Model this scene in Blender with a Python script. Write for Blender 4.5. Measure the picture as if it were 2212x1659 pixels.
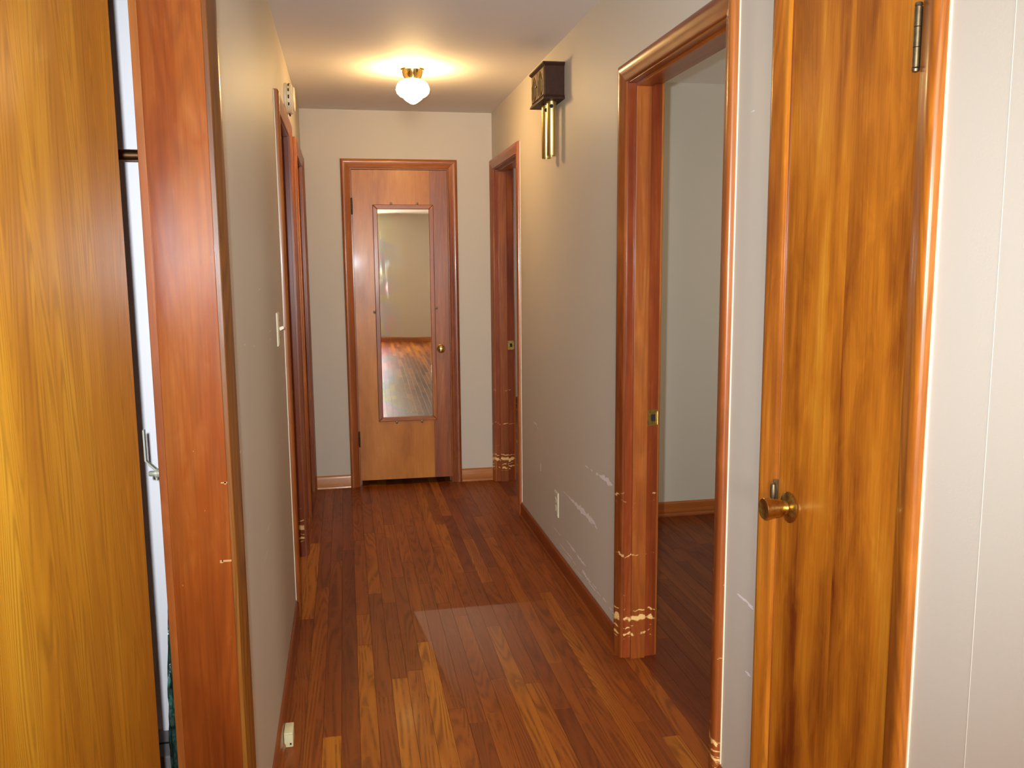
import bpy, bmesh, math, random
from mathutils import Vector, Matrix
random.seed(7)
S = bpy.context.scene
C = S.collection
for o in list(bpy.data.objects): bpy.data.objects.remove(o)

# ------------------------------------------------------------------ camera
F_PX, PITCH, YAW, ROLL, CAM_H = 1861.3, .1376, .1898, -.0086, 1.4451
cy, sy, cp, sp = math.cos(YAW), math.sin(YAW), math.cos(PITCH), math.sin(PITCH)
fwd = Vector((sy*cp, cy*cp, -sp)); rgt = Vector((cy, -sy, 0)); upv = rgt.cross(fwd)
c_, s_ = math.cos(ROLL), math.sin(ROLL)
r2 = c_*rgt + s_*upv; u2 = -s_*rgt + c_*upv
cam_d = bpy.data.cameras.new('camera'); cam = bpy.data.objects.new('camera', cam_d); C.objects.link(cam)
cam_d.sensor_width = 36; cam_d.lens = F_PX/2212*36; cam_d.clip_start = .02
M = Matrix((r2, u2, -fwd)).transposed().to_4x4(); M.translation = (0, 0, CAM_H)
cam.matrix_world = M
S.camera = cam

# ------------------------------------------------------------------ world, lights, exposure
w = bpy.data.worlds.new('world'); S.world = w; w.use_nodes = True
w.node_tree.nodes['Background'].inputs[0].default_value = (.9, .93, 1, 1)
w.node_tree.nodes['Background'].inputs[1].default_value = 1.0
S.view_settings.view_transform = 'Standard'; S.view_settings.look = 'None'
S.view_settings.gamma = 1; S.view_settings.use_curve_mapping = False
S.view_settings.exposure = 0.5

fl = bpy.data.lights.new('camera_flash', 'SPOT'); fo = bpy.data.objects.new('camera_flash', fl); C.objects.link(fo)
fl.energy = 168; fl.color = (.90, 1.02, 1.12); fl.spot_size = math.radians(105); fl.spot_blend = 1; fl.shadow_soft_size = .014
FM = M.copy(); FM.translation = Vector((0, 0, CAM_H)) - r2*.055 + u2*.045 + fwd*.01
fo.matrix_world = FM @ Matrix.Rotation(math.radians(5), 4, 'X')

def window_light(name, loc, rot, sx, sz, e, col=(.8, .9, 1)):
    l = bpy.data.lights.new(name, 'AREA'); l.shape = 'RECTANGLE'; l.size = sx; l.size_y = sz; l.energy = e; l.color = col
    o = bpy.data.objects.new(name, l); C.objects.link(o); o.location = loc; o.rotation_euler = rot
H90 = math.pi/2
window_light('daylight_living', (-.8, -5.62, 1.5), (H90, 0, 0), 2.2, 1.2, 360, (1, .91, .78))
window_light('added_fill_living_side', (3.55, -3.2, 1.5), (0, H90, 0), 1.2, 1.8, 80, (1, .93, .82))  # unseen side lamp, added to brighten the room behind and the hall
window_light('daylight_bedroom', (4.25, 3.1, 1.5), (0, H90, 0), 1.1, 1.4, 25, (1, .86, .56))
window_light('daylight_far_bedroom', (4.25, 6.8, 1.5), (0, H90, 0), 1.1, 1.4, 38, (1, .96, .88))

# ------------------------------------------------------------------ materials
def srgb(r, g, b):
    f = lambda c: (c/255/12.92 if c/255 <= .04045 else ((c/255+.055)/1.055)**2.4)
    return (f(r), f(g), f(b), 1)
class NT:
    def __init__(s, name):
        s.m = bpy.data.materials.new(name); s.m.use_nodes = True; s.t = s.m.node_tree
        s.b = s.t.nodes['Principled BSDF']
    def n(s, typ, **kw):
        x = s.t.nodes.new(typ)
        for k, v in kw.items():
            if k == 'i':
                for kk, vv in v.items():
                    if isinstance(vv, bpy.types.NodeSocket): s.t.links.new(vv, x.inputs[kk])
                    else: x.inputs[kk].default_value = vv
            else: setattr(x, k, v)
        return x
    def link(s, a, b): s.t.links.new(a, b)
    def math(s, op, a, b=0., c=None, clamp=False):
        d = {0: a, 1: b}
        if c is not None: d[2] = c
        return s.n('ShaderNodeMath', operation=op, use_clamp=clamp, i=d).outputs[0]
    def mix(s, f, a, b):
        x = s.n('ShaderNodeMix', data_type='RGBA', i={0: f, 6: a, 7: b}); return x.outputs[2]
    def ramp(s, v, stops):
        x = s.n('ShaderNodeValToRGB', i={0: v}); e = x.color_ramp.elements
        while len(e) < len(stops): e.new(.5)
        for q, (p, c) in zip(e, stops): q.position = p; q.color = c
        return x.outputs[0]
    def noise(s, vec, scale=5., detail=3., rough=.5, dist=0.):
        return s.n('ShaderNodeTexNoise', i={'Vector': vec, 'Scale': scale, 'Detail': detail, 'Roughness': rough, 'Distortion': dist}).outputs[0]
    def vmul(s, vec, xyz):
        return s.n('ShaderNodeVectorMath', operation='MULTIPLY', i={0: vec, 1: xyz}).outputs[0]
    def pos(s): return s.n('ShaderNodeNewGeometry').outputs['Position']
    def bump(s, h, strength=.2, dist=.002):
        x = s.n('ShaderNodeBump', i={'Height': h, 'Strength': strength, 'Distance': dist}); s.link(x.outputs[0], s.b.inputs['Normal'])
    def set(s, **kw):
        for k, v in kw.items():
            k = k.replace('_', ' ')
            if isinstance(v, bpy.types.NodeSocket): s.link(v, s.b.inputs[k])
            else: s.b.inputs[k].default_value = v

def smooth(t, v, a, b):
    return t.n('ShaderNodeMapRange', interpolation_type='SMOOTHSTEP', i={0: v, 1: a, 2: b, 3: 0., 4: 1.}).outputs[0]

def wood(name, dark, mid, light, axis='z', ring=.35, ringfreq=26., broad=(7., .7), rough=.32, coat=.2, worn=None, tone=None, streak=.25, spec=.4, floor_marks=False, knots=False, seam=None):
    """varnished wood; grain runs along the given world axis"""
    t = NT(name); p = t.pos(); rnd = t.n('ShaderNodeObjectInfo')
    off = t.n('ShaderNodeCombineXYZ', i={0: t.math('MULTIPLY', rnd.outputs['Random'], 31.), 1: t.math('MULTIPLY', rnd.outputs['Random'], 57.), 2: t.math('MULTIPLY', rnd.outputs['Random'], 13.)}).outputs[0]
    q = t.n('ShaderNodeVectorMath', operation='ADD', i={0: p, 1: off}).outputs[0]
    if seam:      # two sheets of veneer meet at this coordinate
        sx_ = t.n('ShaderNodeSeparateXYZ', i={0: p}).outputs[seam[0]]
        q = t.n('ShaderNodeVectorMath', operation='ADD', i={0: q, 1: t.math('MULTIPLY', t.math('GREATER_THAN', sx_, seam[1]), 7.31)}).outputs[0]
    ax = 'xyz'.index(axis)
    def sc(a, l): v = [a, a, a]; v[ax] = l; return tuple(v)
    n1 = t.noise(t.vmul(q, sc(broad[0], broad[1])), 1., 2.5, .55, .6)
    n2 = t.noise(t.vmul(q, sc(9., .55)), 1., 1.5, .45, .4)
    rings = t.math('POWER', t.math('ABSOLUTE', t.math('SINE', t.math('MULTIPLY', n2, ringfreq*2))), 3.)
    fine = t.noise(t.vmul(q, sc(260., 5.)), 1., 2., .6)
    blot = t.noise(t.vmul(q, sc(22., 7.)), 1., 3., .6, 1.)
    v = t.math('ADD', t.math('MULTIPLY', n1, 1.15), t.math('MULTIPLY', t.math('SUBTRACT', blot, .5), .35))
    v = t.math('ADD', t.math('SUBTRACT', v, .08), t.math('MULTIPLY', t.math('SUBTRACT', fine, .5), streak))
    if tone == 'object':
        sep = t.n('ShaderNodeSeparateColor', i={0: rnd.outputs['Color']}).outputs[0]
        v = t.math('ADD', t.math('MULTIPLY', v, .45), t.math('SUBTRACT', sep, .24))
    if tone == 'cell':
        s3 = t.n('ShaderNodeSeparateXYZ', i={0: p})
        k = t.math('FLOOR', t.math('DIVIDE', s3.outputs[0], .057))
        wn = t.n('ShaderNodeTexWhiteNoise', noise_dimensions='2D', i={'Vector': t.n('ShaderNodeCombineXYZ', i={0: k, 1: t.math('FLOOR', t.math('ADD', t.math('MULTIPLY', s3.outputs[1], 1.1), t.math('MULTIPLY', k, .37)))}).outputs[0]}).outputs[0]
        v = t.math('ADD', t.math('MULTIPLY', v, .45), t.math('SUBTRACT', t.math('MULTIPLY', wn, .6), .05))
    col = t.ramp(v, [(.22, dark), (.52, mid), (.8, light)])
    rm = t.math('MULTIPLY', rings, t.math('MULTIPLY', ring, smooth(t, blot, .3, .6)))
    col = t.mix(rm, col, tuple(c*.55 for c in dark[:3])+(1,))
    if knots:
        vo = t.n('ShaderNodeTexVoronoi', i={'Vector': t.vmul(q, sc(7., 4.)), 'Scale': 1.}).outputs[0]
        kn = t.math('SUBTRACT', 1., smooth(t, vo, .03, .09))
        col = t.mix(t.math('MULTIPLY', kn, .7), col, tuple(c*.3 for c in dark[:3])+(1,))
    if worn:
        z = t.n('ShaderNodeSeparateXYZ', i={0: p}).outputs[2]
        tot = 0.
        nb = t.noise(t.vmul(q, (34., 34., 75.)), 1., 4., .7, 1.2)
        nw = t.noise(t.vmul(q, (20., 20., 14.)), 1., 2., .5)
        for zc, hw, amt in worn:
            g = t.math('MULTIPLY', t.math('SUBTRACT', 1., t.math('DIVIDE', t.math('ABSOLUTE', t.math('SUBTRACT', t.math('ADD', z, t.math('MULTIPLY', t.math('SUBTRACT', nw, .5), .05)), zc)), hw), clamp=True), amt)
            tot = t.math('MAXIMUM', g, tot)
        mod = smooth(t, t.noise(t.vmul(q, (26., 26., 9.)), 1., 2., .5), .38, .56)
        tot = t.math('MULTIPLY', tot, t.math('ADD', .45, t.math('MULTIPLY', mod, .6)))
        mk = smooth(t, t.math('ADD', tot, t.math('MULTIPLY', nb, .9)), .76, .96)
        col = t.mix(mk, col, srgb(226, 184, 120))
    rgh = t.math('ADD', rough-.05, t.math('MULTIPLY', blot, .12))
    if floor_marks:
        # paler, rougher patch mixed into the floor boards: own outline, corner at about (.24, 3.47)
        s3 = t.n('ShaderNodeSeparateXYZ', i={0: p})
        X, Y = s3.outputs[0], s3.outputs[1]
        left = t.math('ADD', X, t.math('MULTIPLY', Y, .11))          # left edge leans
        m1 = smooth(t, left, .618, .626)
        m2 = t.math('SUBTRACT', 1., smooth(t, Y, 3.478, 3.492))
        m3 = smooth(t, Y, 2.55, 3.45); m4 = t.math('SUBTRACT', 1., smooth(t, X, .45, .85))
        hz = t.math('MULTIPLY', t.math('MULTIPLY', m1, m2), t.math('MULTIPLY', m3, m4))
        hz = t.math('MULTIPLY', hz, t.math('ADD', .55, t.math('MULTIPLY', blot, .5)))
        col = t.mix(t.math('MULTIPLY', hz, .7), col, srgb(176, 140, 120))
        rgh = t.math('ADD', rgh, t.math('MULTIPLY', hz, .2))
        sc1 = t.noise(t.vmul(p, (55., 40., 1.)), 1., 2., .7); sc2 = t.noise(t.vmul(p, (4., 1.5, 1.)), 1., 2., .5)
        spots = t.math('MULTIPLY', smooth(t, sc1, .73, .76), smooth(t, sc2, .5, .62))
        col = t.mix(t.math('MULTIPLY', spots, .75), col, tuple(c*.25 for c in dark[:3])+(1,))
    t.set(Base_Color=col, Roughness=rgh, Coat_Weight=coat, Coat_Roughness=.1, Specular_IOR_Level=spec)
    t.bump(t.math('ADD', fine, t.math('MULTIPLY', rings, .4)), .06, .001)
    return t.m

def paint(name, col, rough=.45, spec=.5, bump=.12, scale=260.):
    t = NT(name); p = t.pos()
    n = t.noise(p, scale, 2., .5); n2 = t.noise(p, 1.3, 2., .5)
    c = t.mix(t.math('MULTIPLY', n2, .25), col, tuple(x*.86 for x in col[:3])+(1,))
    t.set(Base_Color=c, Roughness=rough, Specular_IOR_Level=spec); t.bump(n, bump, .0012)
    return t.m
def plain(name, col, rough=.4, metal=0., spec=.5, var=.0, vscale=60., **kw):
    t = NT(name)
    if var:
        n = t.noise(t.pos(), vscale, 4., .6)
        c = t.mix(t.math('MULTIPLY', smooth(t, n, .4, .7), var), col, tuple(x*.3 for x in col[:3])+(1,)); t.set(Base_Color=c)
    else: t.set(Base_Color=col)
    t.set(Roughness=rough, Metallic=metal, Specular_IOR_Level=spec, **kw); return t.m

MT = {}
L = lambda r, g, b: (r, g, b, 1)
WORN = [(.395, .014, .42), (.62, .020, .36), (.595, .008, .34), (.182, .009, .55), (.150, .021, .80), (.096, .013, .62), (.118, .007, .5), (.078, .005, .45), (.25, .006, .3)]
MT['frame'] = wood('varnished_fir_trim', L(.15, .030, .006), L(.31, .078, .012), L(.46, .16, .025), 'z', ring=.3)
MT['frame_worn'] = wood('worn_varnished_trim', L(.13, .026, .006), L(.27, .066, .011), L(.40, .13, .022), 'z', ring=.3, worn=WORN)
MT['frame_y'] = wood('varnished_trim_along_hall', L(.15, .030, .006), L(.30, .075, .012), L(.44, .15, .025), 'y', ring=.3)
MT['frame_x'] = wood('varnished_trim_across_hall', L(.17, .038, .008), L(.36, .10, .017), L(.52, .20, .035), 'x', ring=.3)
MT['red_jamb'] = wood('red_stained_jamb', L(.11, .018, .003), L(.22, .046, .006), L(.31, .092, .014), 'z', ring=.25, rough=.24, coat=0., spec=.28)
MT['red_worn'] = wood('worn_red_jamb', L(.12, .018, .005), L(.22, .042, .009), L(.32, .085, .018), 'z', ring=.25, rough=.3, coat=.1, spec=.3, worn=WORN)
MT['frame_light'] = wood('light_fir_trim', L(.20, .048, .006), L(.40, .125, .010), L(.54, .22, .02), 'z', ring=.42, ringfreq=34, rough=.3)
MT['frame_dark'] = wood('dark_amber_trim', L(.085, .024, .003), L(.18, .056, .006), L(.27, .10, .012), 'z', ring=.5, ringfreq=40)
MT['amber_door'] = wood('amber_pine_door', L(.30, .095, .006), L(.50, .20, .010), L(.62, .29, .018), 'z', ring=.45, ringfreq=75, rough=.34, coat=.1, spec=.3)
MT['closet_door'] = wood('figured_birch_door', L(.15, .028, .003), L(.46, .145, .009), L(.64, .28, .022), 'z', ring=.14, broad=(7.5, 1.1), seam=(1, 1.545), rough=.36, coat=.1, spec=.3)
MT['end_door'] = wood('birch_veneer_door', L(.35, .11, .014), L(.51, .185, .026), L(.61, .26, .046), 'z', ring=.1, broad=(6., 1.6), rough=.3, coat=.03, spec=.3)
MT['base'] = wood('varnished_baseboard', L(.13, .024, .006), L(.24, .055, .010), L(.34, .095, .018), 'y', ring=.2)
MT['base_x'] = wood('varnished_baseboard_light', L(.26, .075, .014), L(.42, .14, .026), L(.54, .22, .05), 'x', ring=.2)
FD, FMD, FLT = L(.150, .030, .007), L(.305, .076, .009), L(.51, .178, .014)
MT['board'] = wood('oak_floor_board', FD, FMD, FLT, 'y', ring=.6, ringfreq=34, rough=.42, coat=.03, spec=.25, tone='object', floor_marks=True, streak=.4)
MT['board_far'] = wood('oak_floor_field', FD, FMD, FLT, 'y', ring=.3, ringfreq=30, rough=.42, coat=.03, spec=.25, tone='cell', streak=.4)
MT['wall'] = paint('taupe_wall_paint', L(.55, .495, .415), .52, .28)
MT['ceiling'] = paint('ceiling_paint', L(.80, .76, .73), .7, .25, .2, 180.)
MT['white'] = paint('white_closet_paint', L(.88, .81, .80), .5, .4)
MT['scuff'] = plain('exposed_plaster', L(.80, .72, .72), .7)
MT['subfloor'] = plain('dark_subfloor', L(.02, .01, .006), .8)
MT['brass'] = plain('aged_brass', L(.62, .42, .13), .28, 1., var=.6, vscale=90.)
MT['brass_bright'] = plain('polished_brass', L(.85, .64, .24), .14, 1.)
MT['tube'] = plain('gold_tube', L(.66, .52, .20), .36, 1.)
MT['bronze'] = plain('dull_bronze', L(.20, .16, .09), .4, .9, var=.4)
MT['darkmetal'] = plain('dark_metal', L(.05, .04, .03), .4, .8)
MT['nickel'] = plain('nickel_steel', L(.66, .62, .48), .3, .55)
MT['copper'] = plain('copper_rod', L(.42, .20, .09), .3, 1., var=.3)
MT['black'] = plain('black_hole', L(.006, .005, .004), .8)
MT['chime'] = plain('dark_brown_chime_wood', L(.040, .016, .009), .55, spec=.15, var=.3)
MT['chime_front'] = plain('tan_chime_front', L(.17, .085, .032), .5, spec=.2, var=.25)
MT['grille'] = plain('dark_grille_cloth', L(.035, .014, .008), .7, spec=.15, var=.5, vscale=300.)
MT['ivory'] = plain('ivory_plastic', L(.66, .58, .36), .4)
MT['cream'] = plain('cream_plastic', L(.74, .62, .40), .4)
MT['jack'] = plain('pale_yellow_plastic', L(.70, .66, .38), .45)
MT['grey'] = plain('grey_cardboard', L(.22, .18, .17), .7)
MT['nick'] = plain('bare_wood_nick', L(.42, .20, .07), .6)
MT['caulk'] = plain('cream_caulk_line', L(.78, .72, .52), .5)
t = NT('glowing_milk_glass'); t.set(Base_Color=L(.9, .85, .75), Emission_Color=L(1, .64, .26), Emission_Strength=64.); MT['globe'] = t.m
t = NT('window_pane')
tr = t.n('ShaderNodeBsdfTransparent'); gl = t.n('ShaderNodeBsdfGlossy', i={'Roughness': .02})
mx = t.n('ShaderNodeMixShader', i={0: .08}); t.link(tr.outputs[0], mx.inputs[1]); t.link(gl.outputs[0], mx.inputs[2])
t.link(mx.outputs[0], t.t.nodes['Material Output'].inputs[0]); MT['pane'] = t.m
# silvered mirror with wiped, cloudy smears and an oily sheen
t = NT('smeared_mirror'); p = t.pos()
sm = t.noise(t.vmul(p, (6., 1., 3.)), 1., 4., .6, 1.6); st = t.noise(t.vmul(p, (45., 1., 2.5)), 1., 2., .6, .4)
x_ = t.n('ShaderNodeSeparateXYZ', i={0: p}).outputs[0]
lf = t.math('SUBTRACT', 1., smooth(t, x_, .19, .42))
irid = t.ramp(t.noise(t.vmul(p, (2.2, 1., 3.4)), 1.3, 2., .5, 1.2), [(.3, L(.48, .49, .42)), (.42, L(.54, .42, .52)), (.5, L(.40, .50, .62)), (.58, L(.48, .55, .40)), (.7, L(.48, .48, .42))])
gcol = t.mix(t.math('MULTIPLY', lf, .9), L(.50, .50, .42), irid)
rg = t.math('ADD', .015, t.math('MULTIPLY', t.math('MULTIPLY', smooth(t, sm, .42, .7), smooth(t, st, .35, .6)), t.math('ADD', .015, t.math('MULTIPLY', lf, .05))))
t.set(Base_Color=gcol, Metallic=1., Roughness=rg); MT['mirror'] = t.m
t = NT('dark_green_shiny_plastic'); n = t.noise(t.pos(), 28., 3., .6, .8)
t.set(Base_Color=t.ramp(n, [(.35, L(.012, .02, .014)), (.55, L(.03, .07, .05)), (.75, L(.05, .22, .16))]), Roughness=.28, Specular_IOR_Level=.8); t.bump(n, .8, .01); MT['bag'] = t.m

# ------------------------------------------------------------------ mesh helpers
def box(bm, x0, x1, y0, y1, z0, z1, bev=0.):
    vs = [bm.verts.new(v) for v in ((x0,y0,z0),(x1,y0,z0),(x1,y1,z0),(x0,y1,z0),(x0,y0,z1),(x1,y0,z1),(x1,y1,z1),(x0,y1,z1))]
    fs = [bm.faces.new([vs[i] for i in f]) for f in ((3,2,1,0),(4,5,6,7),(0,1,5,4),(1,2,6,5),(2,3,7,6),(3,0,4,7))]
    if bev:
        es = list({e for f in fs for e in f.edges})
        bmesh.ops.bevel(bm, geom=es, offset=bev, segments=2, affect='EDGES', profile=.5)
def basis(d):
    d = Vector(d).normalized(); a = Vector((0,0,1)) if abs(d.z) < .9 else Vector((1,0,0))
    u = d.cross(a).normalized(); return u, d.cross(u), d
def lathe(bm, prof, origin, axis=(0,0,1), seg=24):
    """prof: (radius, distance along axis)"""
    u, v, d = basis(axis); o = Vector(origin); rings = []
    for r, h in prof:
        if r < 1e-6: rings.append([bm.verts.new(o+d*h)])
        else: rings.append([bm.verts.new(o+d*h+(u*math.cos(2*math.pi*k/seg)+v*math.sin(2*math.pi*k/seg))*r) for k in range(seg)])
    for a, b in zip(rings, rings[1:]):
        for k in range(seg):
            q = [a[k % len(a)], a[(k+1) % len(a)], b[(k+1) % len(b)], b[k % len(b)]]
            q = [x for i, x in enumerate(q) if x not in q[:i]]
            if len(q) > 2: bm.faces.new(q)
def cyl(bm, p0, p1, r, seg=16, r1=None):
    d = Vector(p1)-Vector(p0); l = d.length; r1 = r if r1 is None else r1
    lathe(bm, [(0,0),(r,0),(r1,l),(0,l)], p0, d, seg)
def tube(bm, pts, r, seg=8):
    pts = [Vector(p) for p in pts]; prev = None
    for i, p in enumerate(pts):
        d = (pts[min(i+1, len(pts)-1)]-pts[max(i-1, 0)]); u, v, _ = basis(d)
        ring = [bm.verts.new(p+(u*math.cos(2*math.pi*k/seg)+v*math.sin(2*math.pi*k/seg))*r) for k in range(seg)]
        if prev:
            for k in range(seg): bm.faces.new((prev[k], prev[(k+1)%seg], ring[(k+1)%seg], ring[k]))
        else: bm.faces.new(ring[::-1])
        prev = ring
    bm.faces.new(prev)
def mesh(name, bm, mat, smooth_=False):
    bmesh.ops.recalc_face_normals(bm, faces=bm.faces)
    me = bpy.data.meshes.new(name); bm.to_mesh(me); bm.free()
    me.materials.append(MT[mat] if isinstance(mat, str) else mat)
    if smooth_:
        me.polygons.foreach_set('use_smooth', [True]*len(me.polygons))
        try: me.set_sharp_from_angle(angle=math.radians(35))
        except Exception: pass
    return me
def obj(name, bm, mat, parent=None, smooth_=False, loc=(0,0,0)):
    o = bpy.data.objects.new(name, mesh(name, bm, mat, smooth_)); C.objects.link(o); o.location = loc
    if parent: o.parent = parent
    return o
def part(name, mat, parent, fn, smooth_=False):
    bm = bmesh.new(); fn(bm)
    px, py, pz = parent_loc(parent)
    bmesh.ops.translate(bm, verts=bm.verts, vec=(-px, -py, -pz))
    return obj(name, bm, mat, parent, smooth_)
def parent_loc(p):
    v = Vector((0,0,0))
    while p: v += p.location; p = p.parent
    return v
def empty(name, loc): 
    o = bpy.data.objects.new(name, None); C.objects.link(o); o.location = loc; o.empty_display_size = .05; return o
def tag(o, label, cat, group=None, kind=None):
    o['label'] = label; o['category'] = cat
    if group: o['group'] = group
    if kind: o['kind'] = kind
    return o
def struct(name, boxes, mat, label, cat):
    bm = bmesh.new()
    for b in boxes: box(bm, *b)
    o = obj(name, bm, mat); o['kind'] = 'structure'; o['label'] = label; o['category'] = cat; return o

# ------------------------------------------------------------------ room shell
XL, XR, YE, HC, WT = -.24, .964, 5.641, 2.41, .121
XLb, XRb = XL-WT, XR+WT
OT = 2.05                                  # top of door openings (underside of head jamb)
JT = .018
def wall_along_y(x0, x1, y0, y1, openings):
    bs = []; y = y0
    for a, b in sorted(openings):
        bs += [(x0, x1, y, a-JT, 0, HC), (x0, x1, a-JT, b+JT, OT+JT, HC)]; y = b+JT
    bs.append((x0, x1, y, y1, 0, HC)); return bs
R1 = (2.108, 2.887); R2 = (4.795, 5.578); RC = (1.345, 1.782)
L1 = (3.553, 4.300); L2 = (4.790, 5.578); LC = (.16, 1.73)
EX = (.061, .670)
wall_right = struct('wall_right', wall_along_y(XR, XRb, -.6, 8.7, [R1, R2, RC]), 'wall', 'taupe painted right wall of the hall with two doorways and a closet', 'wall')
wall_left = struct('wall_left', wall_along_y(XLb, XL, -.05, YE+.6, [LC, L1, L2]), 'wall', 'taupe painted left wall of the hall with a closet opening', 'wall')
struct('wall_end', [(XLb, EX[0]-JT, YE, YE+WT, 0, HC), (EX[1]+JT, XRb, YE, YE+WT, 0, HC), (EX[0]-JT, EX[1]+JT, YE, YE+WT, OT+JT, HC)], 'wall', 'taupe end wall of the hall around the mirrored door', 'wall')
struct('ceiling', [(-3.2, 4.2, -5.6, 8.9, HC, HC+.1)], 'ceiling', 'flat painted ceiling over the hall', 'ceiling')
struct('wall_back', [(-2.4, -1.9, -5.52, -5.4, 0, HC), (.3, 3.4, -5.52, -5.4, 0, HC), (-1.9, .3, -5.52, -5.4, 0, .9), (-1.9, .3, -5.52, -5.4, 2.1, HC)], 'wall', 'plain wall behind the hall with a wide window', 'wall')
struct('wall_living_left', [(-2.42, -2.3, -5.4, -.05, 0, HC), (-2.3, XLb, -.17, -.05, 0, HC)], 'wall', 'plain wall of the room behind the hall, left', 'wall')
struct('wall_living_right', [(3.3, 3.42, -5.4, -4.1, 0, HC), (3.3, 3.42, -2.3, -.48, 0, HC), (3.3, 3.42, -4.1, -2.3, 0, .9), (3.3, 3.42, -4.1, -2.3, 2.1, HC), (XRb, 3.42, -.6, -.48, 0, HC), (XRb, 1.7, 1.143, 1.263, 0, HC)], 'wall', 'plain wall of the room behind the hall, right', 'wall')
struct('wall_bedroom_near', [(XRb, 4.0, 1.93, 2.03, 0, HC)], 'wall', 'partition between closet and bedroom', 'wall')
struct('wall_bedroom_far', [(XRb, 4.0, 4.57, 4.69, 0, HC)], 'wall', 'taupe bedroom wall seen through the open doorway', 'wall')
struct('wall_bedroom_outer', [(4.0, 4.12, 1.2, 2.4, 0, HC), (4.0, 4.12, 3.8, 6.1, 0, HC), (4.0, 4.12, 7.5, 8.8, 0, HC), (4.0, 4.12, 2.4, 3.8, 0, .95), (4.0, 4.12, 2.4, 3.8, 2.05, HC), (4.0, 4.12, 6.1, 7.5, 0, .95), (4.0, 4.12, 6.1, 7.5, 2.05, HC)], 'wall', 'outer bedroom wall with two windows', 'wall')
struct('wall_far_room_end', [(XR, 4.12, 8.7, 8.82, 0, HC)], 'wall', 'pale wall at the end of the far bedroom', 'wall')
struct('wall_end_closet', [(XLb, XR, YE+.6, YE+.7, 0, HC)], 'wall', 'back wall of the closet behind the mirrored door', 'wall')
struct('wall_left_rooms', [(-3.12, -3.0, 2.3, YE+.7, 0, HC), (-3.0, XLb, 4.5, 4.6, 0, HC), (-3.0, XLb, YE+.6, YE+.7, 0, HC), (-3.0, XLb, 2.2, 2.3, 0, HC)], 'wall', 'walls of the rooms left of the hall', 'wall')
struct('wall_closet', [(-1.06, -1.0, -.05, 2.2, 0, HC), (-1.0, XLb, 2.15, 2.2, 0, HC), (-1.0, XLb, -.05, 0, 0, HC)], 'white', 'white painted inside walls of the left closet', 'wall')
struct('wall_linen_closet', [(1.65, 1.7, 1.263, 1.93, 0, HC)], 'white', 'back of the linen closet on the right', 'wall')

# window in the room behind, bedroom windows
def window(name, cx, cy_, cz, wx, hz, along, label):
    e = empty(name, (cx, cy_, cz-hz/2)); tag(e, label, 'window', kind='structure')
    def bars(bm, thick=.05, d=.05):
        def b(u0, u1, z0, z1):
            if along == 'x': box(bm, cx+u0, cx+u1, cy_-d/2, cy_+d/2, cz+z0, cz+z1)
            else: box(bm, cx-d/2, cx+d/2, cy_+u0, cy_+u1, cz+z0, cz+z1)
        a, h = wx/2, hz/2
        b(-a, -a+thick, -h, h); b(a-thick, a, -h, h); b(-a+thick, a-thick, -h, -h+thick); b(-a+thick, a-thick, h-thick, h)
        b(-thick/2, thick/2, -h+thick, h-thick); b(-a+thick, -thick/2, -.02, .02); b(thick/2, a-thick, -.02, .02)
    part('window_frame', 'frame_x', e, bars)
    for sx in (-1, 1):
        for sz in (-1, 1):
            def pane(bm):
                u0, u1 = sorted((sx*.026, sx*(wx/2-.052))); z0, z1 = sorted((sz*.021, sz*(hz/2-.052)))
                if along == 'x': box(bm, cx+u0, cx+u1, cy_-.002, cy_+.002, cz+z0, cz+z1)
                else: box(bm, cx-.002, cx+.002, cy_+u0, cy_+u1, cz+z0, cz+z1)
            part('pane', 'pane', e, pane)
window('window_1', -.8, -5.46, 1.5, 2.2, 1.2, 'x', 'wide wooden window in the wall behind the hall')
window('added_window', 3.36, -3.2, 1.5, 1.8, 1.2, 'y', 'added unseen wooden window in the side wall of the room behind the hall')  # unseen window, added to let the side lamp in
window('window_2', 4.06, 3.1, 1.5, 1.4, 1.1, 'y', 'wooden window in the outer wall of the near bedroom')
window('window_3', 4.06, 6.8, 1.5, 1.4, 1.1, 'y', 'wooden window in the outer wall of the far bedroom')

# ------------------------------------------------------------------ floor
BW = .057
floor = struct('floor', [(-3.2, 4.2, -5.6, 8.9, -.08, -.0125)], 'subfloor', 'narrow strip hardwood floor of orange brown oak', 'floor')
bm = bmesh.new()
def board_verts(x0, x1, y0, y1, z1=0., z0=-.012, c=.0006):
    return [(x0,y0,z0),(x1,y0,z0),(x1,y1,z0),(x0,y1,z0),(x0,y0,z1-c),(x1,y0,z1-c),(x1,y1,z1-c),(x0,y1,z1-c),(x0+c,y0+c,z1),(x1-c,y0+c,z1),(x1-c,y1-c,z1),(x0+c,y1-c,z1)]
BF = [(8,9,10,11)]+[(a,b,b+4,a+4) for a, b in ((4,5),(5,6),(6,7))]+[(7,4,8,11)]+[(0,1,5,4),(1,2,6,5),(2,3,7,6),(3,0,4,7)]
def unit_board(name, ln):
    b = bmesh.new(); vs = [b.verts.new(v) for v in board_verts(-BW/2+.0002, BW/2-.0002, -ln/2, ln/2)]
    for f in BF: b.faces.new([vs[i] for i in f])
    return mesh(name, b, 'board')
LEN = [.15+.1*i for i in range(25)]
BM_ = {}
def add_board(k, y0, y1, tone):
    ln = y1-y0-.0008; near = min(LEN, key=lambda v: abs(v-ln))
    if near not in BM_: BM_[near] = unit_board('floor_board', near)
    o = bpy.data.objects.new('floor_board', BM_[near]); C.objects.link(o); o.parent = floor
    o.location = (BW*(k+.5), (y0+y1)/2, 0); o.scale = (1, ln/near, 1)
    tone = .47+(tone-.47)*.72; o.color = (tone, tone, tone, 1)
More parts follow.
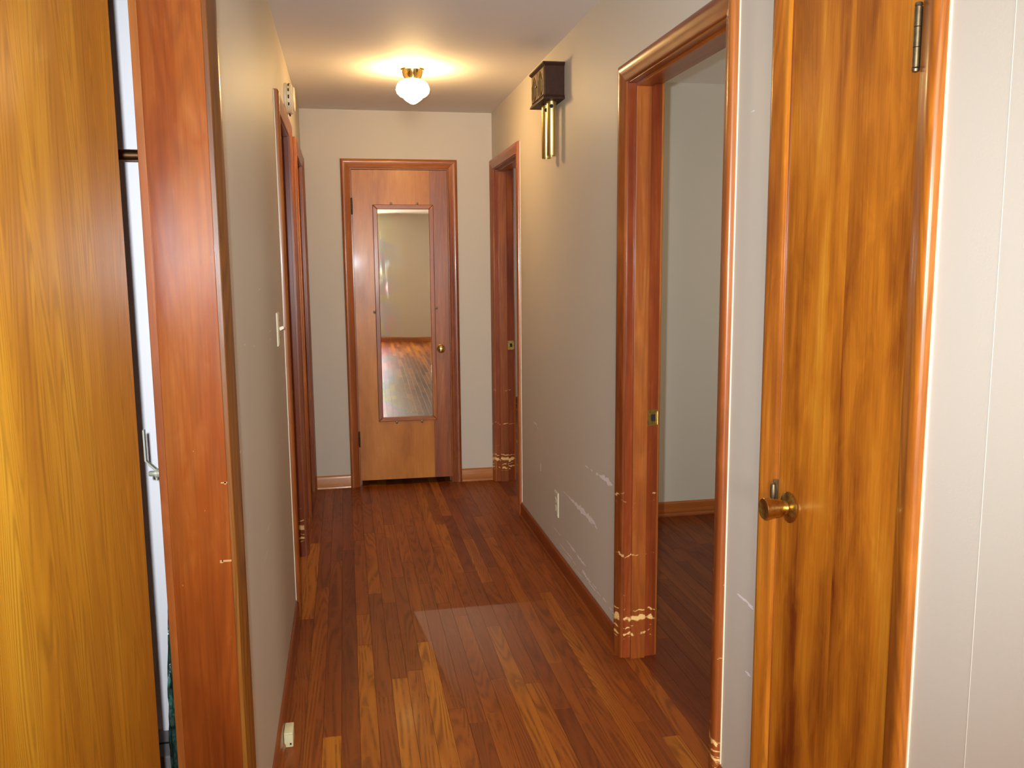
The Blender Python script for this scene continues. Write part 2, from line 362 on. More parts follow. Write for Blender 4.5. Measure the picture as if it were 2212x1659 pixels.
# (joint positions along the hall, tones between them) read from the photograph, strip by strip
ST = {-4: ([3.5, 4.5], [.42, .68, .33]), -3: ([3.85, 4.9], [.60, .28, .36]), -2: ([2.56, 4.2], [.80, .36, .33]), -1: ([2.85, 4.35], [.30, .22, .32]),
      0: ([3.2, 3.5, 4.5], [.78, .62, .50, .40]), 1: ([2.78, 3.72, 4.62], [.44, .42, .62, .42]), 2: ([2.9, 3.6, 4.6], [.84, .38, .52, .50]),
      3: ([2.95, 3.9, 4.75], [.64, .45, .54, .46]), 4: ([3.18, 4.1], [.80, .52, .50]), 5: ([2.65, 3.8, 4.7], [.54, .48, .52, .50]),
      6: ([2.55, 3.55, 4.85], [.28, .50, .52, .42]), 7: ([2.6, 3.4, 4.3], [.62, .52, .48, .55]), 8: ([2.82, 3.9, 4.7], [.42, .46, .62, .44]),
      9: ([3.27, 3.9, 4.85], [.70, .42, .30, .62]), 10: ([2.77, 3.75, 4.4], [.66, .40, .68, .36]), 11: ([2.58, 3.4, 3.95, 5.2], [.25, .36, .42, .20, .40]),
      12: ([2.9, 4.4, 4.8], [.40, .64, .60, .38]), 13: ([2.7, 3.5, 4.5], [.48, .40, .42, .40]), 14: ([3.58, 4.6], [.64, .42, .38]),
      15: ([2.45, 3.3, 4.4], [.34, .44, .46, .42]), 16: ([2.35, 2.92, 4.0], [.68, .32, .44, .40])}
Y0 = 1.9
for k, (js, ts) in ST.items():
    ys = [Y0]+js+[YE]
    for a, b, tn in zip(ys, ys[1:], ts): add_board(k, a, b, tn)
RND = random.Random(3)
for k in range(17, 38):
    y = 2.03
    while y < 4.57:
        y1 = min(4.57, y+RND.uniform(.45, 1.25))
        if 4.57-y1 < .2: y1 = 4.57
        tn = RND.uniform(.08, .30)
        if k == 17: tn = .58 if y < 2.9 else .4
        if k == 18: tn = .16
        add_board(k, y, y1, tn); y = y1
vb, fb = [], []
for k in range(-54, 72):
    segs = [(-5.4, 8.7)]
    if -4 <= k <= 16: segs = [(-5.4, Y0), (YE, 8.7)]
    if 17 <= k <= 37: segs = [(-5.4, 2.03), (4.57, 8.7)]
    for a, b in segs:
        y = a
        while y < b-.01:
            y1 = min(b, y+RND.uniform(.5, 1.6))
            if b-y1 < .2: y1 = b
            n0 = len(vb); vb += board_verts(BW*k+.0002, BW*(k+1)-.0002, y+.0004, y1-.0004); fb += [tuple(i+n0 for i in f) for f in BF]; y = y1
me = bpy.data.meshes.new('floor_field'); me.from_pydata(vb, [], fb); me.materials.append(MT['board_far'])
ff = bpy.data.objects.new('floor_field', me); C.objects.link(ff); ff.parent = floor; ff['kind'] = 'stuff'; ff['label'] = 'strip oak boards of the floor beyond the hall'

# ------------------------------------------------------------------ doorways
PROF = [(0, 0), (0, .008), (.003, .0105), (.012, .0118), (.022, .0150), (.033, .0188), (.042, .0205), (.050, .0200), (.0555, .0165), (.058, .0115), (.058, 0)]
def casing_set(door, P, e, n, a, b, top, mats=('frame', 'frame', 'frame_y'), rv=.005, base=0.):
    """P: origin, e: unit vector along the wall, n: unit vector into the hall; opening from a to b along e"""
    P, e, n = Vector(P), Vector(e), Vector(n); Z = Vector((0,0,1)); out = []
    a -= rv; b += rv; top += rv
    def sweep(A, B):
        def fn(bm):
            ra = [bm.verts.new(v) for v in A]; rb = [bm.verts.new(v) for v in B]
            for i in range(len(A)-1): bm.faces.new((ra[i], ra[i+1], rb[i+1], rb[i]))
            bm.faces.new((ra[-1], ra[0], rb[0], rb[-1])); bm.faces.new(ra); bm.faces.new(rb)
        return fn
    for s, u, m in ((-1, a, mats[0]), (1, b, mats[1])):
        A = [P+e*(u+s*q)+n*d+Z*base for q, d in PROF]; B = [P+e*(u+s*q)+n*d+Z*(top+q) for q, d in PROF]
        out.append(part('casing', m, door, sweep(A, B), True))
    A = [P+e*(a-q)+n*d+Z*(top+q) for q, d in PROF]; B = [P+e*(b+q)+n*d+Z*(top+q) for q, d in PROF]
    part('head_casing', mats[2], door, sweep(A, B), True); return out
def jamb_set_y(door, x0, x1, a, b, mats=('frame', 'frame'), stop=None, head='frame_y', sm=None):
    """lining of an opening in a wall that runs along y"""
    for y0, y1, m in ((a-JT, a, mats[0]), (b, b+JT, mats[1])):
        part('jamb', m, door, lambda bm: box(bm, x0, x1, y0, y1, 0, OT, .0012))
    part('head_jamb', head, door, lambda bm: box(bm, x0, x1, a-JT, b+JT, OT, OT+JT))
    if stop:
        s0, s1 = stop; k = .0115; sm = sm or mats
        part('door_stop', sm[0], door, lambda bm: box(bm, s0, s1, a, a+k, 0, OT-k, .001))
        part('door_stop', sm[1], door, lambda bm: box(bm, s0, s1, b-k, b, 0, OT-k, .001))
        part('door_stop', head, door, lambda bm: box(bm, s0, s1, a, b, OT-k, OT, .001))
def doorway(name, label, x, n, a, b, mats=('frame', 'frame'), stop=None, jm=None):
    d = empty(name, (x, (a+b)/2, 0)); tag(d, label, 'doorway', kind='structure')
    casing_set(d, (x, 0, 0), (0, 1, 0), (n, 0, 0), a, b, OT, mats+('frame_y',))
    x0, x1 = sorted((x, x-n*WT)); jamb_set_y(d, x0, x1, a, b, jm or mats, stop, sm=mats)
    # casing on the room side
    casing_set(d, (x-n*WT, 0, 0), (0, 1, 0), (-n, 0, 0), a, b, OT, ('frame', 'frame', 'frame_y'))
    return d
def strike(door, x0, x1, y, z, s=-1):
    part('strike_plate', 'brass', door, lambda bm: (box(bm, x0, x1, *sorted((y, y+s*.0018)), z-.030, z+.030, .0006),
         cyl(bm, (x1, y+s*.0035, z-.024), (x1, y+s*.0035, z+.024), .0042, 10)))
    part('latch_hole', 'black', door, lambda bm: box(bm, x0+.014, x0+.03, *sorted((y+s*.0018, y+s*.0022)), z-.012, z+.012))
d = doorway('door_2', 'open doorway into a dim bedroom, with scuffed varnished wood trim', XR, -1, *R1, ('frame_worn', 'frame_worn'), (.990, 1.043), ('red_worn', 'red_worn'))
strike(d, 1.045, 1.083, R1[1], .899)
d = doorway('door_3', 'narrow doorway beside the end wall with scuffed wood trim', XR, -1, *R2, ('frame', 'frame_worn'), (.990, 1.043), ('red_worn', 'red_worn'))
strike(d, 1.045, 1.083, R2[1], .918)
doorway('door_4', 'doorway in the left wall below the smoke detector, worn wood trim', XL, 1, *L1, ('frame', 'frame'), (-.318, -.266), ('red_worn', 'red_worn'))
doorway('door_5', 'doorway in the left wall next to the end wall', XL, 1, *L2, ('frame', 'frame'), (-.318, -.266), ('frame', 'frame'))

# left closet: opening, sliding door
d = empty('door_6', (XL, .945, 0)); tag(d, 'closet opening in the left wall with a sliding amber wood door', 'closet door', kind='structure')
casing_set(d, (XL, 0, 0), (0, 1, 0), (1, 0, 0), *LC, OT, ('frame_dark', 'frame_dark', 'frame_y'))
jamb_set_y(d, XLb, XL, *LC, ('red_jamb', 'red_jamb'), None)
part('edge_strip', 'frame', d, lambda bm: box(bm, XLb-.004, XLb+.0105, LC[1]-.004, LC[1]-.0001, 0, OT, .001))
sc_ = part('scratches', 'nick', d, lambda bm: [box(bm, x, x+w_, LC[1]-.0004, LC[1]-.0001, z, z+h_) for x, z, w_, h_ in ((-.252, 1.024, .012, .0025), (-.246, 1.022, .004, .005), (-.258, .864, .018, .004), (-.262, .862, .006, .006), (-.30, 1.09, .0012, .0014), (-.285, .97, .0008, .002), (-.335, .82, .0008, .003))])
sc_['kind'] = 'stuff'; sc_['label'] = 'pale scratches in the varnish'
lf_ = part('sliding_door', 'amber_door', d, lambda bm: box(bm, -.401, -.367, .86, 1.592, .012, 2.13, .002))
lf2 = part('sliding_door', 'amber_door', d, lambda bm: box(bm, -.445, -.411, .14, .90, .012, 2.13, .002))
part('door_track', 'nickel', d, lambda bm: box(bm, -.45, -.364, .14, 1.74, 2.13, 2.16))

# right linen closet
d = empty('door_7', (XR, 1.56, 0)); tag(d, 'narrow closed closet door of figured wood with a brass knob', 'closet door', kind='structure')
casing_set(d, (XR, 0, 0), (0, 1, 0), (-1, 0, 0), *RC, OT, ('frame_light', 'frame_light', 'frame_y'))
jamb_set_y(d, XR, XRb, *RC, ('frame', 'frame'), (XR+.037, XR+.07))
leaf = part('door_leaf', 'closet_door', d, lambda bm: box(bm, XR-.001, XR+.033, RC[0]+.003, RC[1]-.003, .012, OT-.003, .0015))
def knob_cyl(bm):
    lathe(bm, [(0, 0), (.030, 0), (.0345, .002), (.035, .006), (.030, .0085), (.015, .012), (.0125, .022)], (XR-.001, 1.722, .902), (-1, 0, 0), 32)
kn = part('door_knob', 'brass', leaf, lambda bm: lathe(bm, [(.0125, .018), (.0175, .021), (.0195, .028), (.021, .042), (.0235, .060), (.0245, .064), (.023, .0655), (.0205, .0645), (0, .062)], (XR-.001, 1.722, .902), (-1, 0, 0), 32), True)
part('rosette', 'brass', leaf, knob_cyl, True)
def hinge(bm, x, y, z, h=.098, r=.0062):
    n = 3
    for i in range(n): cyl(bm, (x, y, z+h*(i/n)+.0006), (x, y, z+h*((i+1)/n)-.0006), r, 14)
    lathe(bm, [(r*.8, 0), (r*1.05, .002), (r*.9, .006), (0, .008)], (x, y, z+h), (0, 0, 1), 14)
    lathe(bm, [(r*.8, 0), (r*1.05, .002), (r*.9, .006), (0, .008)], (x, y, z), (0, 0, -1), 14)
for hz in (1.766, .26):
    part('hinge', 'bronze', leaf, lambda bm: (hinge(bm, XR-.0125, RC[0]+.001, hz), box(bm, XR-.012, XR+.001, RC[0]-.0005, RC[0]+.0025, hz, hz+.098)), True)
part('strike_plate', 'bronze', d, lambda bm: (box(bm, XR-.012, XR+.02, RC[1]-.002, RC[1]+.0005, .895, .951), lathe(bm, [(.0001, -.022), (.006, -.016), (.0075, 0), (.006, .016), (.0001, .022)], (XR-.0135, RC[1]-.003, .925), (0, 0, 1), 12)), True)

# end door with hung leaf (slightly ajar)
d = empty('door_1', (.365, YE, 0)); tag(d, 'veneered wood door closing the end of the hall, brass knob', 'door', kind='structure')
casing_set(d, (0, YE, 0), (1, 0, 0), (0, -1, 0), *EX, OT, ('frame', 'frame', 'frame_x'))
for x0, x1 in ((EX[0]-JT, EX[0]), (EX[1], EX[1]+JT)):
    part('jamb', 'frame', d, lambda bm: box(bm, x0, x1, YE, YE+WT, 0, OT))
part('head_jamb', 'frame_x', d, lambda bm: box(bm, EX[0]-JT, EX[1]+JT, YE, YE+WT, OT, OT+JT))
part('door_stop', 'frame', d, lambda bm: (box(bm, EX[0], EX[0]+.012, YE+.045, YE+.08, 0, OT), box(bm, EX[1]-.012, EX[1], YE+.045, YE+.08, 0, OT), box(bm, EX[0]+.012, EX[1]-.012, YE+.045, YE+.08, OT-.012, OT)))
AJ = math.radians(.9)
hx, hy = EX[0]+.002, YE-.003
leaf = bpy.data.objects.new('door_leaf', None)
def leafpart(name, mat, fn, parent=None, sm=False):
    b = bmesh.new(); fn(b); o = obj(name, b, mat, parent, sm)
    return o
W_ = EX[1]-EX[0]-.005
leaf = leafpart('door_leaf', 'end_door', lambda bm: box(bm, 0, W_, 0, .034, .04, OT-.004, .0015))
leaf.parent = d; leaf.location = (hx-.365, hy-YE, 0); leaf.rotation_euler[2] = -AJ
leafpart('stile_veneer', 'frame', lambda bm: box(bm, W_-.115, W_-.0005, -.0008, -.0001, .0405, OT-.0045), leaf)
leafpart('door_knob', 'brass_bright', lambda bm: lathe(bm, [(.026, 0), (.027, .004), (.020, .007), (.010, .012), (.0095, .026), (.018, .032), (.0255, .042), (.0265, .052), (.022, .061), (.010, .0655), (0, .066)], (W_-.062, -.0009, .905), (0, -1, 0), 28), leaf, True)
leafpart('latch', 'darkmetal', lambda bm: box(bm, W_-.001, W_+.0025, -.004, .012, .88, .935), leaf)
for hz in (1.775, .275):
    leafpart('hinge', 'darkmetal', lambda bm: hinge(bm, -.001, -.0065, hz, .09, .0055), leaf, True)
leaf_m = Matrix.Translation((hx, hy, 0)) @ Matrix.Rotation(-AJ, 4, 'Z')

# mirror on the end door
mr = empty('door_mirror', (0, 0, 0)); mr.matrix_world = leaf_m @ Matrix.Translation((.32, -.001, .43))
tag(mr, 'tall smeared mirror in a thin wood frame, fixed to the end door', 'mirror')
mw, mh, mf = .385, 1.40, .030
def mpart(name, mat, fn, sm=False, parent=mr):
    b = bmesh.new(); fn(b); return obj(name, b, mat, parent, sm)
def strip(bm, pts):                       # pts: bottom quad outline in xz, mitred, raised in -y with rounded top
    a = [bm.verts.new((x, 0, z)) for x, z in pts]; c = Vector((sum(x for x, _ in pts)/4, 0, sum(z for _, z in pts)/4))
    b = [bm.verts.new((x, -.010, z)) for x, z in pts]
    for i in range(4): bm.faces.new((a[i], a[(i+1)%4], b[(i+1)%4], b[i]))
    bm.faces.new(b); bm.faces.new(a[::-1])
o_ = mw/2; i_ = o_-mf
for m, pts in (('frame', [(-o_, 0), (-i_, mf), (-i_, mh-mf), (-o_, mh)]), ('frame', [(o_, 0), (i_, mf), (i_, mh-mf), (o_, mh)]), ('frame_x', [(-o_, 0), (o_, 0), (i_, mf), (-i_, mf)]), ('frame_x', [(-o_, mh), (o_, mh), (i_, mh-mf), (-i_, mh-mf)])):
    fr = mpart('mirror_frame', m, lambda bm: strip(bm, pts))
    bv = fr.modifiers.new('soft', 'BEVEL'); bv.width = .004; bv.segments = 3
def glass(bm):
    g = [[bm.verts.new((-i_+2*i_*x/8, -.0055+.00008*math.sin(x*.5+z*.35), mf+(mh-2*mf)*z/24)) for x in range(9)] for z in range(25)]
    for z in range(24):
        for x in range(8): bm.faces.new((g[z][x], g[z][x+1], g[z+1][x+1], g[z+1][x]))
    b = [bm.verts.new(v) for v in ((-i_, -.001, mf), (i_, -.001, mf), (i_, -.001, mh-mf), (-i_, -.001, mh-mf))]; bm.faces.new(b)
mpart('mirror_glass', 'mirror', glass, True)
for x, z in ((-.075, mh+.006), (.09, mh+.006), (-o_-.006, .72), (o_+.006, .74), (.09, -.006), (-.075, -.006)):
    mpart('mirror_clip', 'bronze', lambda bm: (box(bm, x-.007, x+.007, -.0125, 0, z-.008, z+.008, .002), lathe(bm, [(.004, 0), (.003, .003), (0, .004)], (x, -.0125, z), (0, -1, 0), 10)), True)

# ------------------------------------------------------------------ baseboards
BP = [(0, 0), (.018, 0), (.0175, .008), (.014, .015), (.0115, .018), (.0115, .074), (.009, .081), (.004, .085), (0, .085)]
def baseboard(name, p0, p1, n, mat, label):
    p0, p1, n = Vector(p0), Vector(p1), Vector(n)
    b = bmesh.new()
    A = [b.verts.new(p0+n*d+Vector((0, 0, z))) for d, z in BP]; B = [b.verts.new(p1+n*d+Vector((0, 0, z))) for d, z in BP]
    for i in range(len(BP)): j = (i+1) % len(BP); b.faces.new((A[i], A[j], B[j], B[i]))
    b.faces.new(A); b.faces.new(B)
    o = obj(name, b, mat, None, True); tag(o, label, 'baseboard', kind='structure')
G = .0635
baseboard('baseboard_right', (XR, R1[1]+G, 0), (XR, R2[0]-G, 0), (-1, 0, 0), 'base', 'dark varnished baseboard below the scuffed right wall')
baseboard('baseboard_right_corner', (XR, RC[1]+G, 0), (XR, R1[0]-G, 0), (-1, 0, 0), 'base', 'short baseboard between bedroom doorway and linen closet')
baseboard('baseboard_right_end', (XR, -.6, 0), (XR, RC[0]-G, 0), (-1, 0, 0), 'base', 'dark baseboard between the linen closet and the room behind')
baseboard('baseboard_left', (XL, LC[1]+G, 0), (XL, L1[0]-G, 0), (1, 0, 0), 'base', 'dark varnished baseboard along the left wall')
baseboard('baseboard_left_far', (XL, L1[1]+G, 0), (XL, L2[0]-G, 0), (1, 0, 0), 'base', 'short baseboard between the two left doorways')
baseboard('baseboard_end_left', (XL, YE, 0), (EX[0]-G, YE, 0), (0, -1, 0), 'base_x', 'honey coloured baseboard left of the end door')
baseboard('baseboard_end_right', (EX[1]+G, YE, 0), (XR-.021, YE, 0), (0, -1, 0), 'base_x', 'honey coloured baseboard right of the end door')
baseboard('baseboard_bedroom', (XRb, 4.57, 0), (4.0, 4.57, 0), (0, -1, 0), 'frame_x', 'varnished baseboard on the bedroom wall beyond the doorway')
baseboard('baseboard_far_room', (XRb, 8.7, 0), (4.0, 8.7, 0), (0, -1, 0), 'frame_x', 'varnished baseboard at the end of the far bedroom')
baseboard('baseboard_back', (-2.3, -5.4, 0), (3.3, -5.4, 0), (0, 1, 0), 'frame_x', 'varnished baseboard on the wall behind the hall')
# corner bead at the outside corner, caulk beside the near casing
tag(obj('trim_1', (lambda b: (cyl(b, (XR+.0009, 1.1425, .085), (XR+.0009, 1.1425, HC), .0015, 10), b)[1])(bmesh.new()), 'wall', None, True), 'painted vertical seam bead on the right wall beside the closet', 'trim', kind='structure')
def caulk(name, x, y, n, z1, label):
    b = bmesh.new(); box(b, *sorted((x, x+n*.0028)), y-.0018, y+.0018, .09, z1)
    tag(obj(name, b, 'caulk'), label, 'trim', kind='structure')
caulk('trim_2', XR, R1[0]-G-.001, -1, 2.11, 'cream paint edge along the near trim of the bedroom doorway')
caulk('trim_3', XR, RC[0]-G-.001, -1, 2.11, 'cream paint edge along the linen closet trim')
caulk('trim_4', XL, L1[0]-G-.001, 1, 2.11, 'cream paint edge along the left doorway trim')
caulk('trim_5', XR, R2[0]-G-.001, -1, 2.11, 'cream paint edge along the narrow doorway trim')

# ------------------------------------------------------------------ paint scuffs on the walls (thin flakes missing from the paint)
def flake(b, x, n, y, z, ln, h, rr):
    th = rr.uniform(.0003, .0011)
    k = max(4, int(ln/.012)); top, bot = [], []
    for i in range(k+1):
        u = i/k; env = math.sin(math.pi*min(1, max(0, .06+.88*u)))**.6
        yy = y-ln/2+ln*u
        top.append(b.verts.new((x+n*th, yy, z+h*.5*env*rr.uniform(.3, 1.2)))); bot.append(b.verts.new((x+n*th, yy, z-h*.5*env*rr.uniform(.3, 1.2))))
    for i in range(k): b.faces.new((bot[i], bot[i+1], top[i+1], top[i]))
rr = random.Random(11)
b = bmesh.new()
for y, z, ln, h in ((3.42, .402, .30, .022), (3.60, .402, .14, .012), (3.72, .402, .10, .004), (3.29, .404, .05, .010), (3.24, .392, .03, .010), (3.32, .39, .05, .006),
                    (3.10, .620, .13, .020), (3.16, .618, .08, .008), (3.23, .615, .03, .008), (3.31, .612, .02, .008), (3.38, .610, .05, .006), (4.37, .614, .08, .006), (4.31, .60, .03, .005),
                    (3.90, .172, .14, .004), (3.66, .185, .10, .004), (3.60, .182, .08, .008), (3.46, .176, .12, .010), (3.51, .178, .06, .004),
                    (3.78, .128, .12, .004), (3.66, .130, .10, .006), (3.58, .125, .05, .004), (3.38, .132, .12, .008), (3.30, .122, .10, .006), (3.42, .14, .05, .01), (3.26, .137, .06, .004), (3.20, .128, .05, .003), (3.12, .134, .04, .005), (3.04, .128, .04, .004), (3.0, .125, .03, .006), (3.70, .108, .12, .003), (3.5, .105, .10, .003)):
    flake(b, XR, -1, y, z, ln*1.1, h*1.5, rr)
for y, z, ln, h in ((1.93, .602, .09, .008), (1.895, .598, .03, .010), (1.962, 1.80, .02, .003), (1.90, .42, .03, .01)): flake(b, XR, -1, y, z, ln, h, rr)
box(b, XR-.0004, XR, 4.248, 4.254, .385, .425)
o = obj('paint_scuffs', b, 'scuff', wall_right); o['kind'] = 'stuff'; o['label'] = 'pale horizontal scrapes in the paint'
b = bmesh.new()
for y, z, ln, h in ((2.57, 1.381, .03, .006), (2.857, 1.241, .05, .004), (2.139, 1.261, .02, .004), (2.345, 1.239, .02, .006), (1.95, 1.04, .02, .008), (2.85, 1.215, .02, .006), (2.4, .65, .1, .003), (2.5, .7, .1, .003), (3.0, .5, .12, .003)): flake(b, XL, 1, y, z, ln, h, rr)
o = obj('paint_scuffs', b, 'scuff', wall_left); o['kind'] = 'stuff'; o['label'] = 'small pale chips in the paint'

# ------------------------------------------------------------------ ceiling light
lx, ly = .366, 4.45
lt = empty('ceiling_light', (lx, ly, HC)); tag(lt, 'lit milk glass schoolhouse globe light with brass collar on the ceiling', 'ceiling light')
part('collar', 'brass_bright', lt, lambda bm: lathe(bm, [(0, 0), (.058, 0), (.059, .004), (.054, .008), (.052, .018), (.047, .034), (.041, .046), (.040, .052), (.036, .052)], (lx, ly, HC), (0, 0, -1), 36), True)
part('globe', 'globe', lt, lambda bm: lathe(bm, [(.034, .046), (.040, .052), (.056, .058), (.072, .070), (.081, .088), (.083, .102), (.078, .118), (.064, .131), (.046, .140), (.044, .145), (.030, .156), (.012, .167), (0, .171)], (lx, ly, HC), (0, 0, -1), 40), True)
for k in range(3):
    an = k*2.094+.5
    part('thumbscrew', 'brass_bright', lt, lambda bm: cyl(bm, (lx+.044*math.cos(an), ly+.044*math.sin(an), HC-.045), (lx+.058*math.cos(an), ly+.058*math.sin(an), HC-.045), .004, 8), True)

# ------------------------------------------------------------------ door chime
y0, y1, z0, z1, xf = 3.755, 4.02, 2.160, 2.298, .877
ch = empty('door_chime', (XR, (y0+y1)/2, z0)); tag(ch, 'dark brown door chime box with arched doors and two hanging gold tubes', 'door chime')
part('case', 'chime', ch, lambda bm: box(bm, xf, XR, y0, y1, z0, z1, .001))
def flare(bm, zz0, zz1, e0, e1):
    a = [bm.verts.new(v) for v in ((xf-e0, y0-e0, zz0), (XR, y0-e0, zz0), (XR, y1+e0, zz0), (xf-e0, y1+e0, zz0))]
    c = [bm.verts.new(v) for v in ((xf-e1, y0-e1, zz1), (XR, y0-e1, zz1), (XR, y1+e1, zz1), (xf-e1, y1+e1, zz1))]
    for i in range(4): bm.faces.new((a[i], a[(i+1)%4], c[(i+1)%4], c[i]))
    bm.faces.new(a[::-1]); bm.faces.new(c)
part('cornice', 'chime', ch, lambda bm: (flare(bm, z1-.006, z1+.004, 0, .010), flare(bm, z1+.004, z1+.010, .010, .010)))
part('foot_moulding', 'chime', ch, lambda bm: (flare(bm, z0, z0+.012, .008, .0005), flare(bm, z0-.006, z0, .008, .008)))
for k in (0, 1):
    ya = y0+.012+k*.123; yb = ya+.112
    dr = part('arched_door', 'chime_front', ch, lambda bm: box(bm, xf-.005, xf-.0002, ya, yb, z0+.014, z1-.010, .001))
    cxm = (ya+yb)/2; wv = .038
    out = [(-wv, -.038), (-.02, -.05), (.02, -.05), (wv, -.038), (wv, .012), (.024, .022), (.018, .036), (0, .050), (-.018, .036), (-.024, .022), (-wv, .012)]
    zc = (z0+z1)/2
    def grille(bm):
        A = [bm.verts.new((xf-.0052, cxm+a, zc+c)) for a, c in out]; B = [bm.verts.new((xf-.0072, cxm+a*.94, zc+c*.94)) for a, c in out]
        for i in range(len(out)): j = (i+1) % len(out); bm.faces.new((A[i], A[j], B[j], B[i]))
        bm.faces.new(B); bm.faces.new(A)
    part('grille', 'grille', dr, grille)
    def rim(bm):
        pts = [(xf-.007, cxm+a, zc+c) for a, c in out]; tube(bm, pts+[pts[0]], .0022, 6)
    part('grille_rim', 'brass', dr, rim)
part('pull', 'brass', ch, lambda bm: lathe(bm, [(.004, 0), (.005, .004), (.003, .008), (0, .009)], (xf-.005, (y0+y1)/2+.004, zc), (-1, 0, 0), 12), True)
for yy in (3.822, 3.922):
    tb = part('chime_tube', 'tube', ch, lambda bm: lathe(bm, [(.018, 0), (.021, 0), (.021, -.232), (.020, -.234), (.0175, -.234), (.0175, -.2)], (.922, yy, z0-.004), (0, 0, 1), 28), True)
    part('tube_hole', 'black', tb, lambda bm: lathe(bm, [(.0085, 0), (.0085, .0012), (0, .0014)], (.922-.021*.24, yy-.021*.965, z0-.028), (-.24, -.97, 0), 16))

# ------------------------------------------------------------------ smoke detector
sx, sy_, sz = XL, 4.20, 2.203
sd = empty('smoke_detector', (sx, sy_, sz)); tag(sd, 'round cream plastic smoke detector high on the left wall', 'smoke detector')
part('base_ring', 'cream', sd, lambda bm: lathe(bm, [(0, 0), (.070, 0), (.071, .004), (.071, .012), (.066, .014), (0, .014)], (sx, sy_, sz), (1, 0, 0), 36), True)
part('cover', 'cream', sd, lambda bm: lathe(bm, [(.066, .014), (.067, .030), (.063, .036), (.056, .037), (.055, .043), (.050, .046), (0, .047)], (sx, sy_, sz), (1, 0, 0), 36), True)
for k in range(14):
    an = math.pi*2*k/14
    if k % 5 == 4: continue
    part('vent_slot', 'black', sd, lambda bm: box(bm, sx+.018, sx+.024, sy_+.0672*math.cos(an)-.0012, sy_+.0672*math.cos(an)+.0012, sz+.0672*math.sin(an)-.008, sz+.0672*math.sin(an)+.008))

# ------------------------------------------------------------------ light switch, outlet, phone jack
sw = empty('light_switch', (XL, 3.17, 1.225)); tag(sw, 'ivory toggle light switch on the left wall beside the doorway', 'light switch')
def plate(bm, x, n, yc, zc, wv, hv, th):
    a = [(x, yc-wv/2, zc-hv/2), (x, yc+wv/2, zc-hv/2), (x, yc+wv/2, zc+hv/2), (x, yc-wv/2, zc+hv/2)]
    f = .006; A = [bm.verts.new(v) for v in a]
    B = [bm.verts.new((x+n*th*.5, y, z)) for _, y, z in a]
    Cc = [bm.verts.new((x+n*th, yc+(y-yc)*(1-2*f/wv), zc+(z-zc)*(1-2*f/hv))) for _, y, z in a]
    for P, Q in ((A, B), (B, Cc)):
        for i in range(4): bm.faces.new((P[i], P[(i+1)%4], Q[(i+1)%4], Q[i]))
    bm.faces.new(Cc); bm.faces.new(A[::-1])
part('wall_plate', 'ivory', sw, lambda bm: plate(bm, XL, 1, 3.17, 1.225, .075, .118, .0075))
def toggle(bm):
    a = Vector((XL+.0075, 3.17, 1.225)); d = Vector((.9, 0, .42)).normalized()
    u = Vector((0, 1, 0)); v = d.cross(u); r0 = [bm.verts.new(a+u*x*.005+v*z*.006) for x, z in ((-1,-1),(1,-1),(1,1),(-1,1))]; r1 = [bm.verts.new(a+d*.016+u*x*.004+v*z*.0045) for x, z in ((-1,-1),(1,-1),(1,1),(-1,1))]
    for i in range(4): bm.faces.new((r0[i], r0[(i+1)%4], r1[(i+1)%4], r1[i]))
    bm.faces.new(r1); bm.faces.new(r0[::-1])
part('toggle', 'cream', sw, toggle)
for dz in (-.03, .03): part('screw', 'brass', sw, lambda bm: lathe(bm, [(.0035, 0), (.003, .001), (0, .0014)], (XL+.0075, 3.17, 1.225+dz), (1, 0, 0), 10))

ou = empty('electrical_outlet', (XR, 3.905, .307)); tag(ou, 'electrical outlet with a plate painted taupe like the scuffed wall', 'outlet')
part('wall_plate', 'wall', ou, lambda bm: plate(bm, XR, -1, 3.905, .307, .074, .118, .006))
part('plate_edge', 'ivory', ou, lambda bm: (box(bm, XR-.0035, XR, 3.866, 3.8682, .248, .366), box(bm, XR-.0035, XR, 3.868, 3.942, .3655, .3675)))
for dz in (-.02, .02):
    rc = part('receptacle', 'ivory', ou, lambda bm: lathe(bm, [(.0155, 0), (.015, .0014), (0, .0016)], (XR-.006, 3.905, .307+dz), (-1, 0, 0), 20))
    part('slot', 'black', rc, lambda bm: (box(bm, XR-.0079, XR-.0076, 3.898, 3.8995, .303+dz, .311+dz), box(bm, XR-.0079, XR-.0076, 3.9105, 3.912, .303+dz, .311+dz)))

jk = empty('phone_jack', (-.2155, 2.555, 0)); tag(jk, 'small pale yellow plastic phone jack box at the left baseboard', 'phone jack')
part('housing', 'jack', jk, lambda bm: box(bm, -.2275, -.2005, 2.525, 2.59, .0, .046, .0025), True)
part('lid_seam', 'ivory', jk, lambda bm: box(bm, -.2268, -.2012, 2.5238, 2.5255, .040, .0425))
part('socket', 'black', jk, lambda bm: box(bm, -.2105, -.2055, 2.5242, 2.5249, .008, .014))

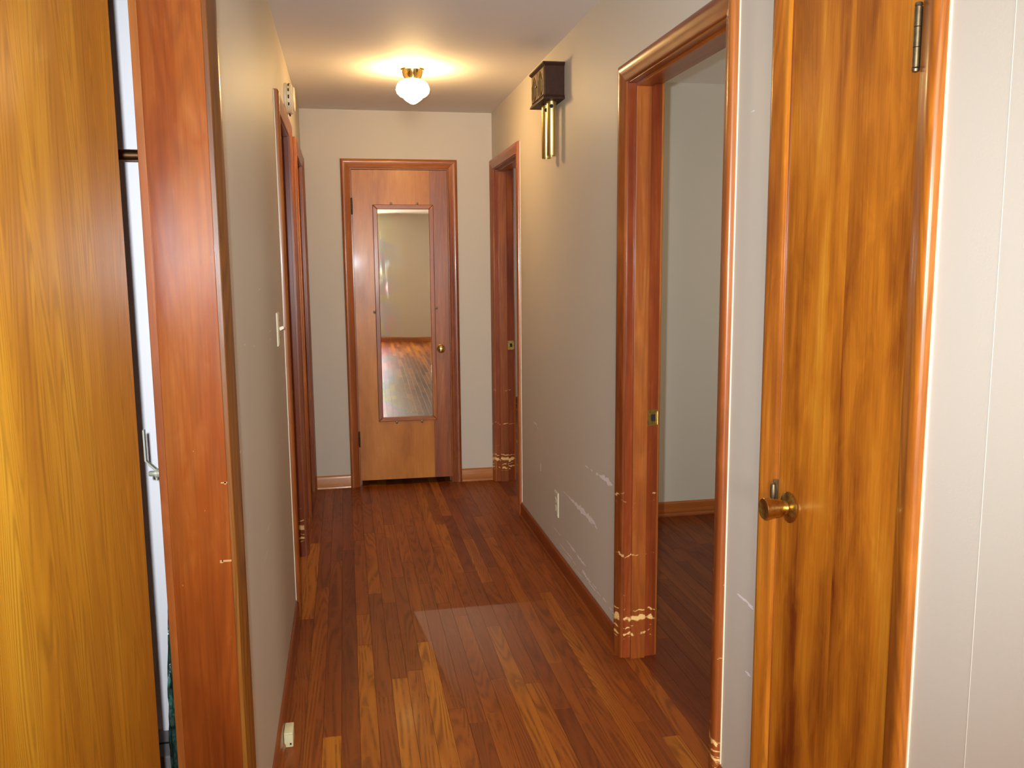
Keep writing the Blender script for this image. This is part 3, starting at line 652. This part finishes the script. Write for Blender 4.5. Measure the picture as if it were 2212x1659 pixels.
# ------------------------------------------------------------------ things in the left closet
rd = obj('closet_rod', (lambda b: (cyl(b, (-1.0, 2.03, 1.686), (XLb, 2.03, 1.686), .0125, 20), b)[1])(bmesh.new()), 'copper', None, True)
tag(rd, 'copper coloured closet rod across the white closet', 'closet rod')
lv = empty('latch_lever', (XLb, 1.80, 1.035)); tag(lv, 'bent metal lever on a bolt inside the closet, behind the jamb', 'lever')
part('bolt', 'nickel', lv, lambda bm: lathe(bm, [(0, 0), (.013, 0), (.013, .004), (.0085, .005), (.0085, .020), (.010, .021), (.010, .026), (.0055, .027), (.0055, .036), (.0045, .038), (0, .038)], (XLb, 1.80, 1.035), (-1, 0, 0), 20), True)
def lever(bm):
    x = [-.384, -.3855, -.403, -.4035]; z = [1.021, 1.044, 1.062, 1.125]
    prev = None
    for a, c in zip(x, z):
        r = [bm.verts.new((a+dx, 1.80+dy, c)) for dx, dy in ((-.0016, -.006), (.0016, -.006), (.0016, .006), (-.0016, .006))]
        if prev:
            for i in range(4): bm.faces.new((prev[i], prev[(i+1)%4], r[(i+1)%4], r[i]))
        else: bm.faces.new(r[::-1])
        prev = r
    bm.faces.new(prev)
part('lever_arm', 'nickel', lv, lever)
# dark green bag leaning behind the jamb
b = bmesh.new(); NZ, NA = 44, 28; rows = []
rb = random.Random(5)
for i in range(NZ+1):
    zz = .86*i/NZ; tp = max(.02, 1-(i/NZ)**4); wx = .023*tp*(1.12-.25*i/NZ); wy = .10*tp
    rows.append([b.verts.new((-.3915+wx*math.cos(2*math.pi*k/NA)+.002*math.sin(zz*47+k*1.3)*tp, 1.93+wy*math.sin(2*math.pi*k/NA)+.006*math.sin(zz*31+k*2.1), zz)) for k in range(NA)])
for i in range(NZ):
    for k in range(NA): b.faces.new((rows[i][k], rows[i][(k+1)%NA], rows[i+1][(k+1)%NA], rows[i+1][k]))
b.faces.new(rows[0][::-1]); b.faces.new(rows[-1])
tag(obj('plastic_bag', b, 'bag', None, True), 'tall narrow dark green shiny bag standing in the left closet', 'bag')
b = bmesh.new(); box(b, -.90, -.43, 2.02, 2.145, 0, .30, .003); bx_ = obj('cardboard_box', b, 'grey'); tag(bx_, 'low grey cardboard box on the closet floor', 'box')
b = bmesh.new(); box(b, -.90, -.43, 2.078, 2.086, .3001, .3006); o = obj('lid_seam', b, 'black', bx_)
